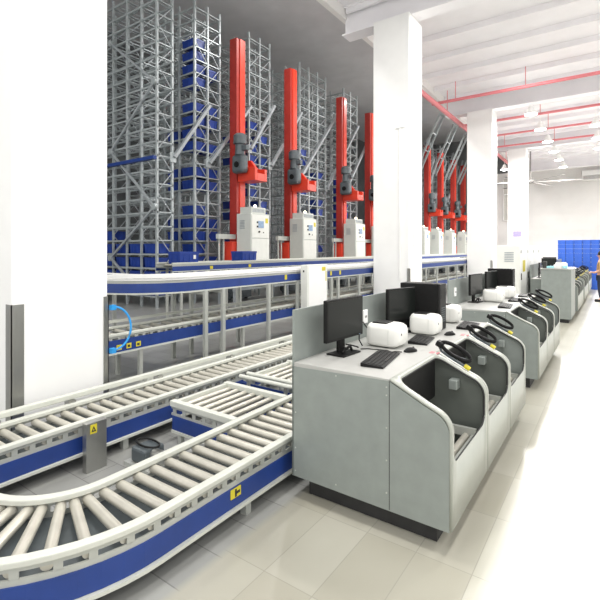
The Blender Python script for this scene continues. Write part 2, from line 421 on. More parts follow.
# elevated conveyor D over lower conveyor E
arcD = [(-6.1+.72*math.cos(math.radians(t)), 4.5-.72*math.sin(math.radians(t))) for t in range(0, 91, 6)]
pathD = [(-5.38,20.6),(-5.38,12),(-5.38,7)]+arcD+[(-7,3.78),(-8.4,3.78)]
D = thing('elevated_conveyor', 'raised blue-sided roller conveyor on tall posts, curving away behind the white column', 'conveyor', (-5.4,10,0))
lane(D, pathD, .285, 1.30, skirt_z=(1.135,1.265), step=.25, slots=False, skirts=(-1,1), rail_h=.03, rail='white')
MB().sweep(pathD, -.33, -.30, 1.34, 1.39).build('guard_rail', 'white', D)
MB().sweep(pathD, .30, .325, 1.34, 1.365).build('guard_rail', 'white', D)
for y in (4.65, 5.02, 6.15, 7.04, 8.3, 8.6, 9.6, 11.3, 12.8, 14.3, 15.4, 16.7, 17.8, 19.0, 20.2):
    MB().box(-5.05,-5.0,y-.03,y+.03,0,1.12).build('post', 'alu', D)
    MB().box(-5.79,-5.74,y-.03,y+.03,0,1.12).build('post', 'alu', D)
    MB().box(-5.74,-5.05,y-.02,y+.02,1.06,1.11).build('cross_member', 'alu', D)
for x in (-6.6,-7.9):
    for y in (3.42,4.14): MB().box(x-.025,x+.025,y-.025,y+.025,0,1.12).build('post', 'alu', D)
E = thing('lower_conveyor', 'blue-sided roller conveyor at knee height running underneath the raised conveyor', 'conveyor', (-5.4,10,0))
lane(E, [(-5.395,20.6),(-5.395,10),(-5.395,2.0)], .262, .645, skirt_z=(.445,.60), step=.2, slots=True, skirts=(-1,1))
MB().sweep([(-5.7,20.6),(-5.7,2.0)], -.02, .02, .72, .76).build('guard_rail', 'cream', E)
for y in (2.3,3.6,5.6,7.8,10.1,12.2,14.8,17.2,19.6):
    for x in (-5.14,-5.65): MB().box(x-.025,x+.025,y-.025,y+.025,0,.425).build('leg', 'alu', E)
for y in (3.22,3.36,3.50):
    q = MB().box(-5.116,-5.112,y+.02,y+.09,.47,.535).build('yellow_tag', 'yellow', E); q['label'] = 'small yellow tag'
    MB().box(-5.112,-5.110,y+.035,y+.07,.485,.515).build('tag_print', 'dark', q)
for y in (6.7, 8.35, 8.75):
    MB().box(-5.082,-5.077,y,y+.07,1.17,1.26).build('yellow_tag', 'yellow', D)['label'] = 'small yellow tag'
# beige kerb rail on the floor between lane B and E
m = MB().sweep([(-4.75,9.2),(-4.75,3.4)], -.04, .04, 0, .16)
tag(m.build('floor_guide_rail', 'cream', bevel=.01), 'low beige guide rail on the floor behind the low conveyors', 'guard rail')

# white box on the elevated conveyor
t = thing('junction_cabinet', 'slim white cabinet with yellow stickers standing against the raised conveyor', 'cabinet', (-4.9,7.5,0))
MB().rbox(-4.96,-4.8,7.05,7.78,.3,1.44,.008).build('body', 'ctrlw', t)
MB().box(-4.8,-4.795,7.10,7.73,.36,1.40).build('door', 'white', t)
MB().box(-4.90,-4.87,7.044,7.05,1.30,1.34).build('lock', 'dark', t)
MB().box(-4.795,-4.792,7.56,7.70,1.31,1.39).box(-4.795,-4.792,7.70,7.73,1.1,1.3).build('yellow_sticker', 'yellow', t)
for y in (7.12,7.68): MB().box(-4.92,-4.86,y,y+.04,0,.3).build('foot', 'alu', t)
# blue air hose by column 1
pts = [(-4.16+.06*math.sin(t), 2.60+.16*math.sin(t), .94+.22*math.cos(t)) for t in [PI*k/20 for k in range(21)]]
pp = []
for i in range(len(pts)-1):
    pp.append(Vector(pts[i]))
pp.append(Vector(pts[-1]))
t = MB().tube(pp, .011, 8).box(-4.19,-4.14,2.57,2.62,1.13,1.18).box(-4.19,-4.14,2.57,2.62,.69,.74)
tag(t.build('air_hose', 'hose'), 'bright blue air hose looping from the corner of the big white column', 'hose')

# ------------------------------------------------------------------ storage racks
def tote_mesh(w, d, h):
    m = MB(); t = .012; k = .93
    def ring(sx, sy, z): return [(-w/2*sx,-d/2*sy,z),(w/2*sx,-d/2*sy,z),(w/2*sx,d/2*sy,z),(-w/2*sx,d/2*sy,z)]
    R = [ring(k,k,0), ring(.97,.97,h*.8), ring(1,1,h*.8), ring(1,1,h), ring(.93,.93,h), ring(k*.94,k*.94,.015)]
    P = sum(R, []); F = [(3,2,1,0)]
    for i in range(5):
        for j in range(4): F.append((i*4+j, i*4+(j+1)%4, (i+1)*4+(j+1)%4, (i+1)*4+j))
    F.append((20,21,22,23)); m.add(P, F)
    for s in (-1,1):
        for x in (-.3,0,.3): m.box(x*w-.008,x*w+.008, s*d*.485-.006, s*d*.485+.006, .02, h*.8)
    for s in (-1,1):
        for y in (-.25,.25): m.box(s*w*.485-.006, s*w*.485+.006, y*d-.008, y*d+.008, .02, h*.8)
    me = bpy.data.meshes.new('tote'); me.from_pydata([tuple(v) for v in m.v], [], m.f); me.update()
    return me
tm = tote_mesh(.62, .46, .30); tm.materials.append(M['tote'])
def tote(x, y, z, label, group=None, me=tm, name='storage_tote', cat='storage bin', rz=0):
    o = bpy.data.objects.new(name, me); C.objects.link(o); o.location = (x,y,z); o.rotation_euler = (0,0,rz)
    return tag(o, label, cat, group)
LV = .42; Z0 = .35; NL = 22
def rack(label, X1, ys, nb, bay=.75, nl=NL):
    """ys: positions of the upright rows; X1: front end; nb: bays to the left"""
    t = thing('storage_rack', label, 'rack', (X1, ys[0], 0), 'tall steel racks in the storage hall')
    H = Z0+nl*LV+.2
    for j in range(nb+1):
        x = X1-bay*j
        for y in ys:
            wd = .055 if j else .075
            MB().box(x-wd, x, y-.03, y+.03, 0, H).build('upright', 'galv', t)
        z = .3; m = MB(); s = 0
        for a, b in zip(ys[:-1], ys[1:]):
            z = .3
            while z < H-.8:
                p, q = (a,b) if s else (b,a); s = 1-s
                m.bar((x-.03,p,z),(x-.03,q,z+LV*1.5),.022); z += LV*1.5
        m.build('frame_brace', 'galvd', t)
    for l in range(nl+1):
        z = Z0+LV*l; m = MB()
        for y in (ys[0], ys[-1]): m.box(X1-bay*nb-.03, X1, y-.022, y+.022, z-.05, z)
        for j in range(nb+1): x = X1-bay*j; m.box(x-.06,x-.01,ys[0],ys[-1],z-.035,z-.005)
        for j in range(nb):
            for dx in (.18,.57): m.box(X1-bay*j-dx-.03, X1-bay*j-dx, ys[0], ys[-1], z-.02, z)
        m.build('shelf_level', 'galv', t)
    return t
XR = -11.0
R0 = rack('long empty-looking rack at the left, beside the big white column', XR, (8.3,8.85), 6)
# zigzag brace and blue beam on the front face of the first rack
zz = [(-11.02,1.0),(-13.3,-.2)]
nodes = [(-13.3,1.46),(-11.05,3.0),(-13.3,4.9),(-11.05,6.7),(-13.3,8.4)]
m = MB()
for a, b in zip(nodes[:-1], nodes[1:]): m.bar((a[0],8.22,a[1]),(b[0],8.22,b[1]),.06,.06)
m.bar((-13.3,8.22,1.46),(-11.6,8.22,.3),.06)
m.build('zigzag_brace', 'galvd', R0)
for a in nodes: MB().cyl((a[0],8.17,a[1]),(a[0],8.26,a[1]),.10,14).build('brace_plate', 'galv', R0)
MB().box(-15.4,-11.0,8.14,8.26,4.40,4.50).build('blue_beam', 'blue', R0)
spec = [('rack with blue totes just left of the first red crane mast', (9.75,10.3,10.85), 3),
        ('rack between the first and second red crane masts', (12.35,12.95,13.55), 3),
        ('wide rack between the second and third red crane masts', (15.6,16.3,17.0,17.7), 3),
        ('rack between the third red crane mast and the central white column', (19.4,20.1,20.8), 3),
        ('rack behind the second white column, left one of the far group', (28.6,29.3,30.0), 2),
        ('rack between the first two masts seen right of the central column', (31.6,32.2,32.8), 2),
        ('rack between the second and third masts seen right of the central column', (34.6,35.2,35.9), 2),
        ('rack behind the last red mast before the third white column', (37.8,38.4,39.2), 2)]
racks = [rack(a, XR, b, c) for a, b, c in spec]
# a further block of racks deep behind the first one
rack('dim rack far back behind the long left rack', -14.6, (11.8,12.4,13.0), 4)
# totes
bays = ['first','second','third','fourth','fifth','sixth']
def fill(y, X1, cells, phrase, group):
    for (b, l) in cells:
        lv = ORD[l]
        tote(X1-.40-.75*b, y, Z0+LV*l+.002, 'blue tote, %s shelf up, %s bay from the front, %s' % (lv, bays[b], phrase), group)
fill(8.575, XR, [(b,l) for b in range(5) for l in (0,1,2,3)]+[(3,4),(4,4)], 'long left rack', 'blue totes low in the long left rack')
fill(10.03, XR, [(0,l) for l in range(0,20) if l not in (7,10,15)]+[(1,l) for l in (1,2,4,5,8,9,12)], 'near row left of mast one', 'blue totes in the rack left of the first mast')
fill(10.58, XR, [(0,l) for l in (2,4,5,8,9,11,13,14,17)], 'far row left of mast one', 'blue totes in the rack left of the first mast')
fill(12.65, XR, [(0,l) for l in (3,5,8,9,10,11,12,14)]+[(1,l) for l in (2,4,6,7,11,13)], 'near row right of mast one', 'blue totes between the first and second mast')
fill(13.25, XR, [(0,l) for l in (2,6,7,10,11,13)], 'far row right of mast one', 'blue totes between the first and second mast')
fill(16.0, XR, [(0,l) for l in (4,5,6,9,12,13)], 'near row right of mast two', 'blue totes between the second and third mast')
fill(17.35, XR, [(0,l) for l in (3,7,8,11)], 'far row right of mast two', 'blue totes between the second and third mast')
fill(19.75, XR, [(0,l) for l in (3,4,5,6,7,8,9,10,11)], 'near row right of mast three', 'blue totes right of the third mast')
# long slanting braces rising from the racks toward the viewer
for i, (ya, za, yb_, zb_) in enumerate([(8.85,4.55,10.3,6.5),(10.3,4.6,12.35,7.0),(12.35,5.45,13.75,7.4),(13.55,5.0,15.6,7.6),(15.6,4.9,19.4,9.1),(17.7,4.6,20.8,8.2),(19.4,4.6,22.6,8.4),
                                 (28.6,6.1,31.6,9.4),(30.0,5.2,33.0,8.6),(31.6,6.1,34.6,9.6),(32.8,5.2,35.9,8.8),(34.6,6.1,37.8,9.8),(35.9,5.2,39.2,8.9),(37.8,6.1,40.6,9.6)]):
    names = ['leftmost one, beside the long left rack','meeting the first red mast from the left','just right of the first red mast','meeting the second red mast from the left','between the second and third red masts','meeting the third red mast from the left','just left of the central column']
    names += ['%s of those right of the central column' % ORD[k] for k in range(7)]
    t = thing('slanting_brace', 'grey slanting steel brace across the rack fronts, '+names[i], 'steel brace', (XR+.07, ya, za), 'slanting steel braces over the racks')
    MB().bar((XR+.07, ya, za), (XR+.07, yb_, zb_), .09, .12, (1,0,0)).build('tube', 'galvd', t)
    MB().box(XR+.002, XR+.024, ya-.11, ya+.11, za-.15, za+.15).build('end_plate', 'galv', t)
for i, y in enumerate((29.1, 32.15, 35.2, 38.4)):
    t = thing('overhead_frame', 'grey outrigger frame high over the far red masts, %s from the left' % ORD[i], 'steel frame', (XR+.05, y, 7.4), 'outrigger frames over the far masts')
    for dy, nm in ((0,'side_bar'),(.75,'side_bar')):
        MB().bar((XR+.19,y+dy,7.3),(-9.3,y+dy,10.6),.09,.12).build(nm, 'galv', t)
    MB().bar((-9.3,y-.05,10.6),(-9.3,y+.80,10.6),.09,.12).build('end_bar', 'galv', t)
    for k in (1,2): MB().bar((XR+.19+.5*k,y,7.3+1.09*k),(XR+.19+.5*k,y+.75,7.3+1.09*k),.05).build('cross_bar', 'galvd', t)
# ------------------------------------------------------------------ crane platform and cabinets
t = thing('service_platform', 'long pale steel platform carrying the crane control cabinets', 'platform', (-9.9,9,0))
MB().box(-10.35,-9.5,9.9,41,1.12,1.2).build('deck', 'cream', t)
for k in range(12):
    y = 10.1+2.7*k
    for x in (-9.6,-10.25): MB().box(x-.04,x+.04,y-.04,y+.04,0,1.12).build('post', 'galvd', t)
    MB().box(-10.25,-9.6,y-.03,y+.03,.5,.56).build('cross_bar', 'galvd', t)
MB().box(-9.56,-9.52,9.95,41,.45,.53).build('long_bar', 'galvd', t)
Fc = thing('back_conveyor', 'far blue-sided conveyor in front of the racks and control cabinets', 'conveyor', (-8.9,10,0))
lane(Fc, [(-8.9,40.5),(-8.9,20),(-8.9,6.9)], .3, 1.38, skirt_z=(1.215,1.33), step=.45, slots=False, skirts=(-1,1), legs=legset([7.2+2.1*k for k in range(16)], -8.9), rail_h=.04)
for y in (8.1,9.6): MB().box(-8.584,-8.578,y,y+.1,1.23,1.31).build('yellow_tag', 'yellow', Fc)['label'] = 'small yellow tag'
# totes on it
tb = thing('storage_tote', 'blue tote with a white label riding on the far conveyor, by the long left rack', 'storage bin', (-8.9,7.5,1.385))
o = bpy.data.objects.new('body', tm); C.objects.link(o); o.parent = tb; o.rotation_euler = (0,0,PI/2)
MB().box(-8.672,-8.668,7.62,7.70,1.50,1.60).build('label', 'paper', tb)
tote(-8.9, 9.75, 1.385, 'blue tote on the far conveyor just before the first control cabinet', None, rz=PI/2)

YC = [11.17, 14.28, 18.4, 21.4, 30.5, 33.4, 36.7, 39.6]
mastn = ['first from the left','second from the left','third from the left','partly behind the central column',
         'first right of the central column','second right of the central column','third right of the central column','last before the third white column']
xm = -10.8
def crane(y):
    t = thing('stacker_crane', '', 'crane', (xm, y, 0), 'red stacker cranes at the rack aisles')
    MB().box(xm-.06,xm+.26,y,y+.14,1.10,9.0).build('mast', 'red_shaded', t, bevel=.008)
    MB().box(xm+.0,xm+.30,y+.14,y+.40,1.10,9.0).build('mast_face', 'red', t, bevel=.012)
    MB().rbox(xm-.12,xm+.40,y-.2,y+.62,.08,1.10,.02).build('base_carriage', 'motor', t)
    for s in (-.25,.62): MB().cyl((xm+.1,y+s,.12),(xm+.1,y+s+.05,.12),.12,16).build('wheel', 'motor', t)
    # bracket carrying the hoist motor, seen above the cabinets
    zb = 4.05
    MB().prism_y([(xm+.30,zb),(xm+1.08,zb),(xm+1.08,zb+.42),(xm+.72,zb+.46),(xm+.42,zb+.80),(xm+.30,zb+.80)], y+.02, y+.14).build('bracket', 'red', t, bevel=.01)
    MB().prism_y([(xm+.30,zb),(xm+1.08,zb),(xm+1.08,zb+.42),(xm+.72,zb+.46),(xm+.42,zb+.80),(xm+.30,zb+.80)], y+.52, y+.64).build('bracket', 'red', t, bevel=.01)
    MB().box(xm+.30,xm+1.08,y+.14,y+.52,zb+.0,zb+.05).box(xm+1.04,xm+1.08,y+.14,y+.52,zb+.05,zb+.25).build('bracket_tray', 'red', t)
    g = MB().rbox(xm+.28,xm+.82,y-.30,y+.015,zb+.24,zb+.86,.11,3).build('gearbox', 'motor', t)
    MB().cyl((xm+.55,y-.33,zb+.52),(xm+.55,y-.30,zb+.52),.10,18).build('shaft_cover', 'black', g)
    MB().cyl((xm+.55,y-.14,zb+.85),(xm+.55,y-.14,zb+1.22),.17,18,.15).cyl((xm+.55,y-.14,zb+1.22),(xm+.55,y-.14,zb+1.30),.22,18).build('motor_body', 'motor', t)
    MB().lathe((xm+.55,y-.14,zb+1.28), [(.22,0),(.22,.22),(.15,.29),(.03,.31)], 20).build('fan_cover', 'motor', t)
    MB().rbox(xm+.68,xm+.90,y-.22,y-.06,zb+.98,zb+1.16,.02).build('terminal_box', 'motor', t)
    MB().rbox(xm+.10,xm+.55,y-.50,y-.04,1.25,2.0,.02).build('foot_block', 'red', t)
    m = MB().box(xm+.3,xm+.42,y-1.0,y-.20,2.08,2.24).box(xm+.3,xm+.34,y-.9,y-.86,1.25,2.08).box(xm+.3,xm+.34,y-.7,y-.66,1.25,2.08)
    m.build('sensor_arm', 'ctrl', t)
    return t
def cabinet(y):
    x = -9.6
    t = thing('control_cabinet', '', 'cabinet', (x, y, 1.2), 'crane control cabinets')
    MB().rbox(x-.62,x,y,y+.95,1.2,2.92,.012).build('body', 'ctrl', t)
    d = MB().box(x,x+.015,y+.04,y+.92,2.12,2.88).build('upper_door', 'ctrlw', t, bevel=.004)
    MB().box(x+.015,x+.022,y+.36,y+.64,2.45,2.68).build('display', 'lcd', d)
    MB().box(x+.015,x+.03,y+.28,y+.34,2.60,2.66).box(x+.015,x+.03,y+.28,y+.34,2.46,2.52).cyl((x+.015,y+.40,2.32),(x+.04,y+.40,2.32),.035,12).cyl((x+.015,y+.62,2.30),(x+.03,y+.62,2.30),.02,10).build('buttons', 'dark', d)
    MB().box(x+.015,x+.018,y+.72,y+.86,2.62,2.78).build('sticker', 'yellow', d)
    MB().box(x,x+.015,y+.04,y+.92,1.24,2.08).build('lower_door', 'ctrlw', t, bevel=.004)
    v = MB()
    for k in range(6): v.box(x-.48,x-.26,y-.008,y,2.42+.05*k,2.445+.05*k)
    v.build('vent', 'galvd', t)
    tu = MB().rbox(x-.58,x-.08,y+.12,y+.85,2.92,3.14,.01).build('cooling_unit', 'ctrl', t)
    v = MB()
    for k in range(9): v.box(x-.08,x-.07,y+.18+.07*k,y+.22+.07*k,2.97,3.09)
    v.build('grille', 'galvd', tu)
    MB().lathe((x-.25,y+.5,3.14), [(.05,0),(.05,.06),(.035,.09),(.005,.1)], 14).build('beacon', 'beacon', t)
    return t
cr = crane(YC[0]); cb = cabinet(10.84)
cr['label'] = 'tall red stacker crane mast with dark hoist motor, '+mastn[0]
yb = [10.84, 13.8, 18.0, 20.9, 27.1, 29.87, 32.9, 36.3]
cb['label'] = 'pale grey control cabinet standing before the red mast, '+mastn[0]
for i in range(1, 8):
    dup(cr, (xm, YC[i], 0), 'red stacker crane mast with dark hoist motor, '+mastn[i])
    dup(cb, (-9.6, yb[i], 1.2), 'pale grey control cabinet standing before the red mast, '+mastn[i])

# ------------------------------------------------------------------ workstations
YL = 2.57; PIT = YL/3; ZB = .15; ZD = .95
def prof_pts():
    """outer profile of the hood from desk seam to panel bottom, list of (x,z)"""
    P = [(-1.12,ZD)]
    for k in range(1,5): t = k/5; P.append((-1.12+t*.28, ZD-t*.135))
    cx, cz, r = -.87, .70, .12
    a0 = math.radians(64); 
    for k in range(9):
        a = a0*(1-k/8); P.append((cx+r*math.cos(a), cz+r*math.sin(a)))
    for z in (.65,.6,.55,.5,.4,.3,.2,ZB): P.append((-.75, z))
    return P
PR = prof_pts()
SL = [0]
for a, b in zip(PR[:-1], PR[1:]): SL.append(SL[-1]+math.hypot(b[0]-a[0], b[1]-a[1]))
def at_s(s):
    s = max(0, min(SL[-1], s))
    for i in range(len(SL)-1):
        if s <= SL[i+1]+1e-9:
            f = (s-SL[i])/(SL[i+1]-SL[i]); a, b = PR[i], PR[i+1]
            return (a[0]+(b[0]-a[0])*f, a[1]+(b[1]-a[1])*f)
    return PR[-1]
def shell(parent, y0, y1):
    S0, S1 = 0, SL[-1]
    i0, i1, a0, a1, r = .035, SL[-1]-(.51-ZB), y0+.045, y1-.045, .075
    def inner():
        L = []   # (s,y, outer s, outer y)
        def arc(cs, cy, t0, t1, os, oy):
            for k in range(9):
                t = math.radians(t0+(t1-t0)*k/8); s = cs+r*math.cos(t); y = cy+r*math.sin(t)
                if k < 4: out = (None, t0)
                L.append((s, y, os, oy, k))
        return L
    # explicit loop, counter clockwise: start top side going +y
    ins = []; outs = []
    def corner(cs, cy, t0, s_out, y_out, first_axis):
        for k in range(9):
            t = math.radians(t0+90*k/8); s = cs+r*math.cos(t); y = cy+r*math.sin(t); ins.append((s, y))
            if k == 4: outs.append((s_out, y_out))
            elif (k < 4) == (first_axis == 's'): outs.append((s_out, y if k != 0 else y))
            else: outs.append((s, y_out))
    n = 24
    for k in range(1, n): y = a0+r+(a1-a0-2*r)*k/n; ins.append((i0, y)); outs.append((S0, y))
    # corner near (i0,a1): angle from 180 to 90
    def cr_(cs, cy, t0, t1, so, yo, fa):
        for k in range(9):
            t = math.radians(t0+(t1-t0)*k/8); s = cs+r*math.cos(t); y = cy+r*math.sin(t); ins.append((s, y))
            if k == 4: outs.append((so, yo))
            elif k < 4: outs.append((so, y) if fa == 's' else (s, yo))
            else: outs.append((s, yo) if fa == 's' else (so, y))
    cr_(i0+r, a1-r, 180, 90, S0, y1, 's')
    for k in range(1, 40): s = i0+r+(i1-i0-2*r)*k/40; ins.append((s, a1)); outs.append((s, y1))
    cr_(i1-r, a1-r, 90, 0, S1, y1, 'y')
    for k in range(1, n): y = a1-r-(a1-a0-2*r)*k/n; ins.append((i1, y)); outs.append((S1, y))
    cr_(i1-r, a0+r, 0, -90, S1, y0, 's')
    for k in range(1, 40): s = i1-r-(i1-i0-2*r)*k/40; ins.append((s, a0)); outs.append((s, y0))
    cr_(i0+r, a0+r, -90, -180, S0, y0, 'y')
    P = [(*at_s(s)[:1], y, at_s(s)[1]) for s, y in ins]+[(*at_s(s)[:1], y, at_s(s)[1]) for s, y in outs]
    N = len(ins); m = MB(); m.add(P, [(k, (k+1)%N, N+(k+1)%N, N+k) for k in range(N)], True)
    o = m.build('hood_shell', 'shell', parent)
    so = o.modifiers.new('Solidify', 'SOLIDIFY'); so.thickness = .014; so.offset = 0
    # dark gasket around the opening
    G = MB().tube([(at_s(s)[0]-.004, y, at_s(s)[1]-.004) for s, y in ins], .0075, 6, True)
    G.build('edge_trim', 'dark', o)
    return o
def workstation(Y0):
    t = thing('packing_workstation', '', 'workstation', (-1.3,Y0,0), 'grey packing workstations')
    side = [(-1.86,ZB),(-1.86,1.32),(-1.845,1.32),(-1.845,ZD-.004)]+[(x-.0,z-.004) for x,z in PR]
    for nm, y in (('side_panel', Y0), ('side_panel', Y0+YL-.018)):
        o = MB().prism_y([(-1.86,ZB),(-1.86,ZD-.03)]+[(x-.008,z-.010) for x,z in PR], y, y+.018).build(nm, 'pod', t)
        if y == Y0:
            MB().box(-1.1235,-1.1195,y-.001,y+.0,ZB,ZD-.012).build('panel_seam', 'dark', o)
            r = MB()
            for z in (.25,.45,.65,.85,.90): r.cyl((-1.14,y-.003,z),(-1.14,y,z),.005,8)
            for x, z in ((-1.5,.91),(-1.5,.19),(-1.83,.35),(-1.83,.19),(-1.83,.6)): r.cyl((x,y-.003,z),(x,y,z),.005,8)
            r.build('rivets', 'alu', o)
    for k in (1,2):
        y = Y0+PIT*k-.01
        MB().prism_y([(-1.80,ZB+.02),(-1.80,ZD-.04),(-1.13,ZD-.04)]+[(x-.02,z-.02) for x,z in PR], y, y+.02).build('partition', 'podin', t)
    for k in range(3):
        a, b = Y0+PIT*k, Y0+PIT*(k+1); shell(t, a, b)
        # inner roller tray
        tr = MB().box(-1.7,-.80,a+.05,a+.08,.40,.46).box(-1.7,-.80,b-.09,b-.06,.40,.46).box(-.83,-.80,a+.08,b-.09,.38,.42).build('roller_tray', 'alu', t)
        for q in range(8):
            x = -.87-.11*q; MB().cyl((x,a+.08,.40),(x,b-.09,.40),.024,10).build('roller', 'roller', tr)
        MB().box(-1.12,-1.10,a+.07,b-.07,.64,.915).build('black_sheet', 'black', t)  # black sheet across the back of the hood opening
        MB().rbox(-.99,-.93,b-.10,b-.012,.72,.79,.006).build('scanner_bracket', 'pod', t)
    MB().box(-1.845,-1.125,Y0+.002,Y0+YL-.002,ZD-.03,ZD).build('desktop', 'desk', t, bevel=.003)
    MB().box(-1.86,-1.845,Y0+.0,Y0+YL,ZB,1.32).build('back_panel', 'pod', t, bevel=.003)
    MB().box(-1.78,-.86,Y0+.10,Y0+YL-.08,0,ZB).build('plinth', 'dark', t)
    for k in (1,2):
        y = Y0+PIT*k; MB().box(-1.16,-1.09,y-.03,y+.03,ZD,ZD+.002).build('red_sticker', 'pipe', t)
    return t
Y1, Y2 = 2.54, 6.15
W1 = workstation(Y1); W1['label'] = 'nearest grey workstation with three open hoods, its side panel facing the viewer'
W2 = dup(W1, (-1.3,Y2,0), 'second grey workstation from the viewer, with three open hoods')
W3 = dup(W1, (-1.3,13.55,0), 'grey workstation directly behind the tall grey counter near the blue bins')
W4 = dup(W1, (-1.3,16.75,0), 'grey workstation second behind the tall grey counter, far down the row')
W5 = dup(W1, (-1.3,19.95,0), 'last grey workstation of the row, just in front of the blue bin wall')
# tall counter in front of the far workstations
t = thing('tall_counter', 'tall plain grey counter at the front of the far workstation row', 'counter', (-1.1,12.15,0))
MB().rbox(-1.43,-.80,12.15,13.45,.09,1.26,.01).build('body', 'pod', t)
MB().box(-1.39,-.86,12.22,13.4,0,.09).build('plinth', 'dark', t)
MB().rbox(-1.45,-.785,12.13,13.47,1.26,1.285,.006).build('top', 'desk', t)

# handheld scanners on the hood ridges
def scanner(x, y, z, label):
    t = thing('barcode_scanner', label, 'scanner', (x,y,z), 'handheld scanners on the workstation hoods')
    sl = Vector((.28,0,-.135)).normalized(); nn = Vector((-sl.z*-1,0,sl.x)); nn = Vector((.434,0,.90)).normalized()
    c = Vector((x,y,z))
    pts = [c+sl*(.118*math.cos(a))+Vector((0,1,0))*(.022*math.sin(a))+nn*(.078+.030*math.sin(a)) for a in [2*PI*k/28 for k in range(28)]]
    MB().tube(pts, .010, 10, True, .0155).build('grip_loop', 'black', t)
    MB().obox(c+sl*-.125+nn*.066, sl, Vector((0,1,0)), nn, .026, .030, .022).build('scan_head', 'black', t, bevel=.008)
    MB().tube([c+sl*-.12+nn*.045, c+sl*-.09+nn*.022, c+sl*.0+nn*.016, c+sl*.10+nn*.016], .010, 10).build('cradle', 'motor', t)
    MB().tube([c+sl*.10+nn*.02, c+sl*.12+nn*.019, c+sl*.143+nn*.016], .017, 12).build('trigger_cap', 'yellow', t)['label'] = 'yellow end cap'
    MB().tube([c+sl*.02+nn*.03, c+sl*.06+nn*.06, c+sl*.105+nn*.07], .007, 8).build('neck', 'motor', t)
    return t
s0 = scanner(-1.0, Y1+PIT, .91, 'black handheld scanner with yellow cap on the nearest hood ridge of the near workstation')
dup(s0, (-1.0,Y1+2*PIT,.91), 'black handheld scanner with yellow cap on the middle hood ridge of the near workstation')
dup(s0, (-1.0,Y1+3*PIT-.03,.91), 'black handheld scanner with yellow cap on the far hood ridge of the near workstation')
for k, nm in enumerate(('nearest','middle','far')):
    dup(s0, (-1.0,Y2+(k+1)*PIT-.02,.91), 'black handheld scanner on the %s hood ridge of the second workstation' % nm)
for Yw, wn in ((13.55,'workstation just behind the tall counter'),(16.75,'fourth workstation from the viewer'),(19.95,'last workstation by the blue bins')):
    for k, nm in enumerate(('nearest','middle','far')):
        dup(s0, (-1.0,Yw+(k+1)*PIT-.02,.91), 'black handheld scanner on the %s hood ridge of the %s' % (nm, wn))

# desk equipment
def monitor(x, y, label, rz=0, w=.50, z=ZD, black_back=False):
    t = thing('computer_monitor', label, 'monitor', (0,0,0), 'monitors on the workstations')
    h = .31; zb = .115
    MB().rbox(-.018,.014,-w/2,w/2,zb,zb+h,.006).build('casing', 'black', t)
    MB().box(.014,.0155,-w/2+.016,w/2-.016,zb+.022,zb+h-.014).build('screen', 'screen', t)
    MB().box(.0142,.016,w/2-.06,w/2-.045,zb+.008,zb+.012).build('power_light', 'lcd', t)
    MB().rbox(-.05,-.018,-.04,.04,.01,zb+.16,.008).build('neck', 'black', t)
    MB().rbox(-.085,.075,-.12,.12,0,.012,.005).build('base', 'black', t)
    m = MB().tube([(.02,-.06,.02),(.03,-.03,.05),(.02,.0,.04),(.035,.03,.06),(.02,.07,.02)], .011, 6)
    m.tube([(-.02,.05,.06),(.01,.09,.05),(.02,.15,.03),(.0,.2,.012)], .006, 6)
    m.build('cables', 'black', t)
    t.location = (x,y,z+.0005); t.rotation_euler = (0,0,rz)
    return t
mo = monitor(-1.68, 2.97, 'black monitor nearest the viewer on the near workstation', math.radians(-4))
dup(mo, (-1.665,4.045,ZD+.0005), 'black monitor behind the nearest white printer on the near workstation', None, math.radians(-13), (1,.88,1))
def printer(label):
    t = thing('label_printer', label, 'printer', (0,0,0), 'white label printers on the workstations')
    # rounded body: superellipse cross-section lofted from back to front
    m = MB(); L = []
    st = [(-.14,.80,.78),(-.125,.93,.95),(-.09,1,1),(.06,1,1),(.10,.97,.95),(.125,.88,.82),(.14,.70,.62)]
    n = 28
    for (x, sy, sz) in st:
        ring = []
        for k in range(n):
            a = 2*PI*k/n; c, s = math.cos(a), math.sin(a)
            e = .42
            yy = .13*sy*math.copysign(abs(c)**e, c); zz = .097+ .095*sz*math.copysign(abs(s)**e, s)
            if zz > .15: yy *= 1-.9*(zz-.15)
            ring.append((x, yy, max(.004, zz)))
        L.append(ring)
    P = sum(L, []); F = [(i*n+k, i*n+(k+1)%n, (i+1)*n+(k+1)%n, (i+1)*n+k) for i in range(len(L)-1) for k in range(n)]
    m.add(P, F+[tuple(range(n))[::-1], tuple(range((len(L)-1)*n, len(L)*n))], True)
    m.build('body', 'printer', t)
    MB().rbox(-.10,.03,-.085,.05,.184,.2,.006).build('top_window', 'black', t)
    MB().box(.06,.063,-.131,.131,.03,.15).build('lid_seam', 'ctrl', t)
    MB().cyl((.128,-.045,.11),(.1405,-.045,.11),.010,12).build('feed_button', 'dark', t)
    return t
pr = printer('white label printer nearest the viewer, beside the first monitor'); pr.location = (-1.53,3.43,ZD+.0005)
dup(pr, (-1.445,4.12,ZD+.0005), 'white label printer in front of the black computer tower', None, 0, (.92,.85,1))
dup(pr, (-1.49,4.93,ZD+.0005), 'white label printer behind the black computer tower at the far end of the near workstation', None, 0, (.95,.85,1))
def tower(label):
    t = thing('computer_tower', label, 'computer', (0,0,0), 'black computer towers')
    MB().rbox(-.40,-.012,-.095,.095,0,.455,.006).build('case', 'black', t)
    MB().rbox(-.012,.012,-.095,.095,.0,.455,.008).build('front_panel', 'key', t)
    m = MB()
    for k in range(7): m.box(.012,.014,-.06,.06,.08+.022*k,.09+.022*k)
    m.build('front_vents', 'motor', t)
    MB().box(.012,.014,-.075,.075,.36,.40).box(.012,.014,-.075,.075,.31,.35).build('drive_bays', 'black', t)
    return t
tw = tower('black computer tower standing on the near workstation behind the second printer'); tw.location = (-1.39,4.42,ZD+.0005)
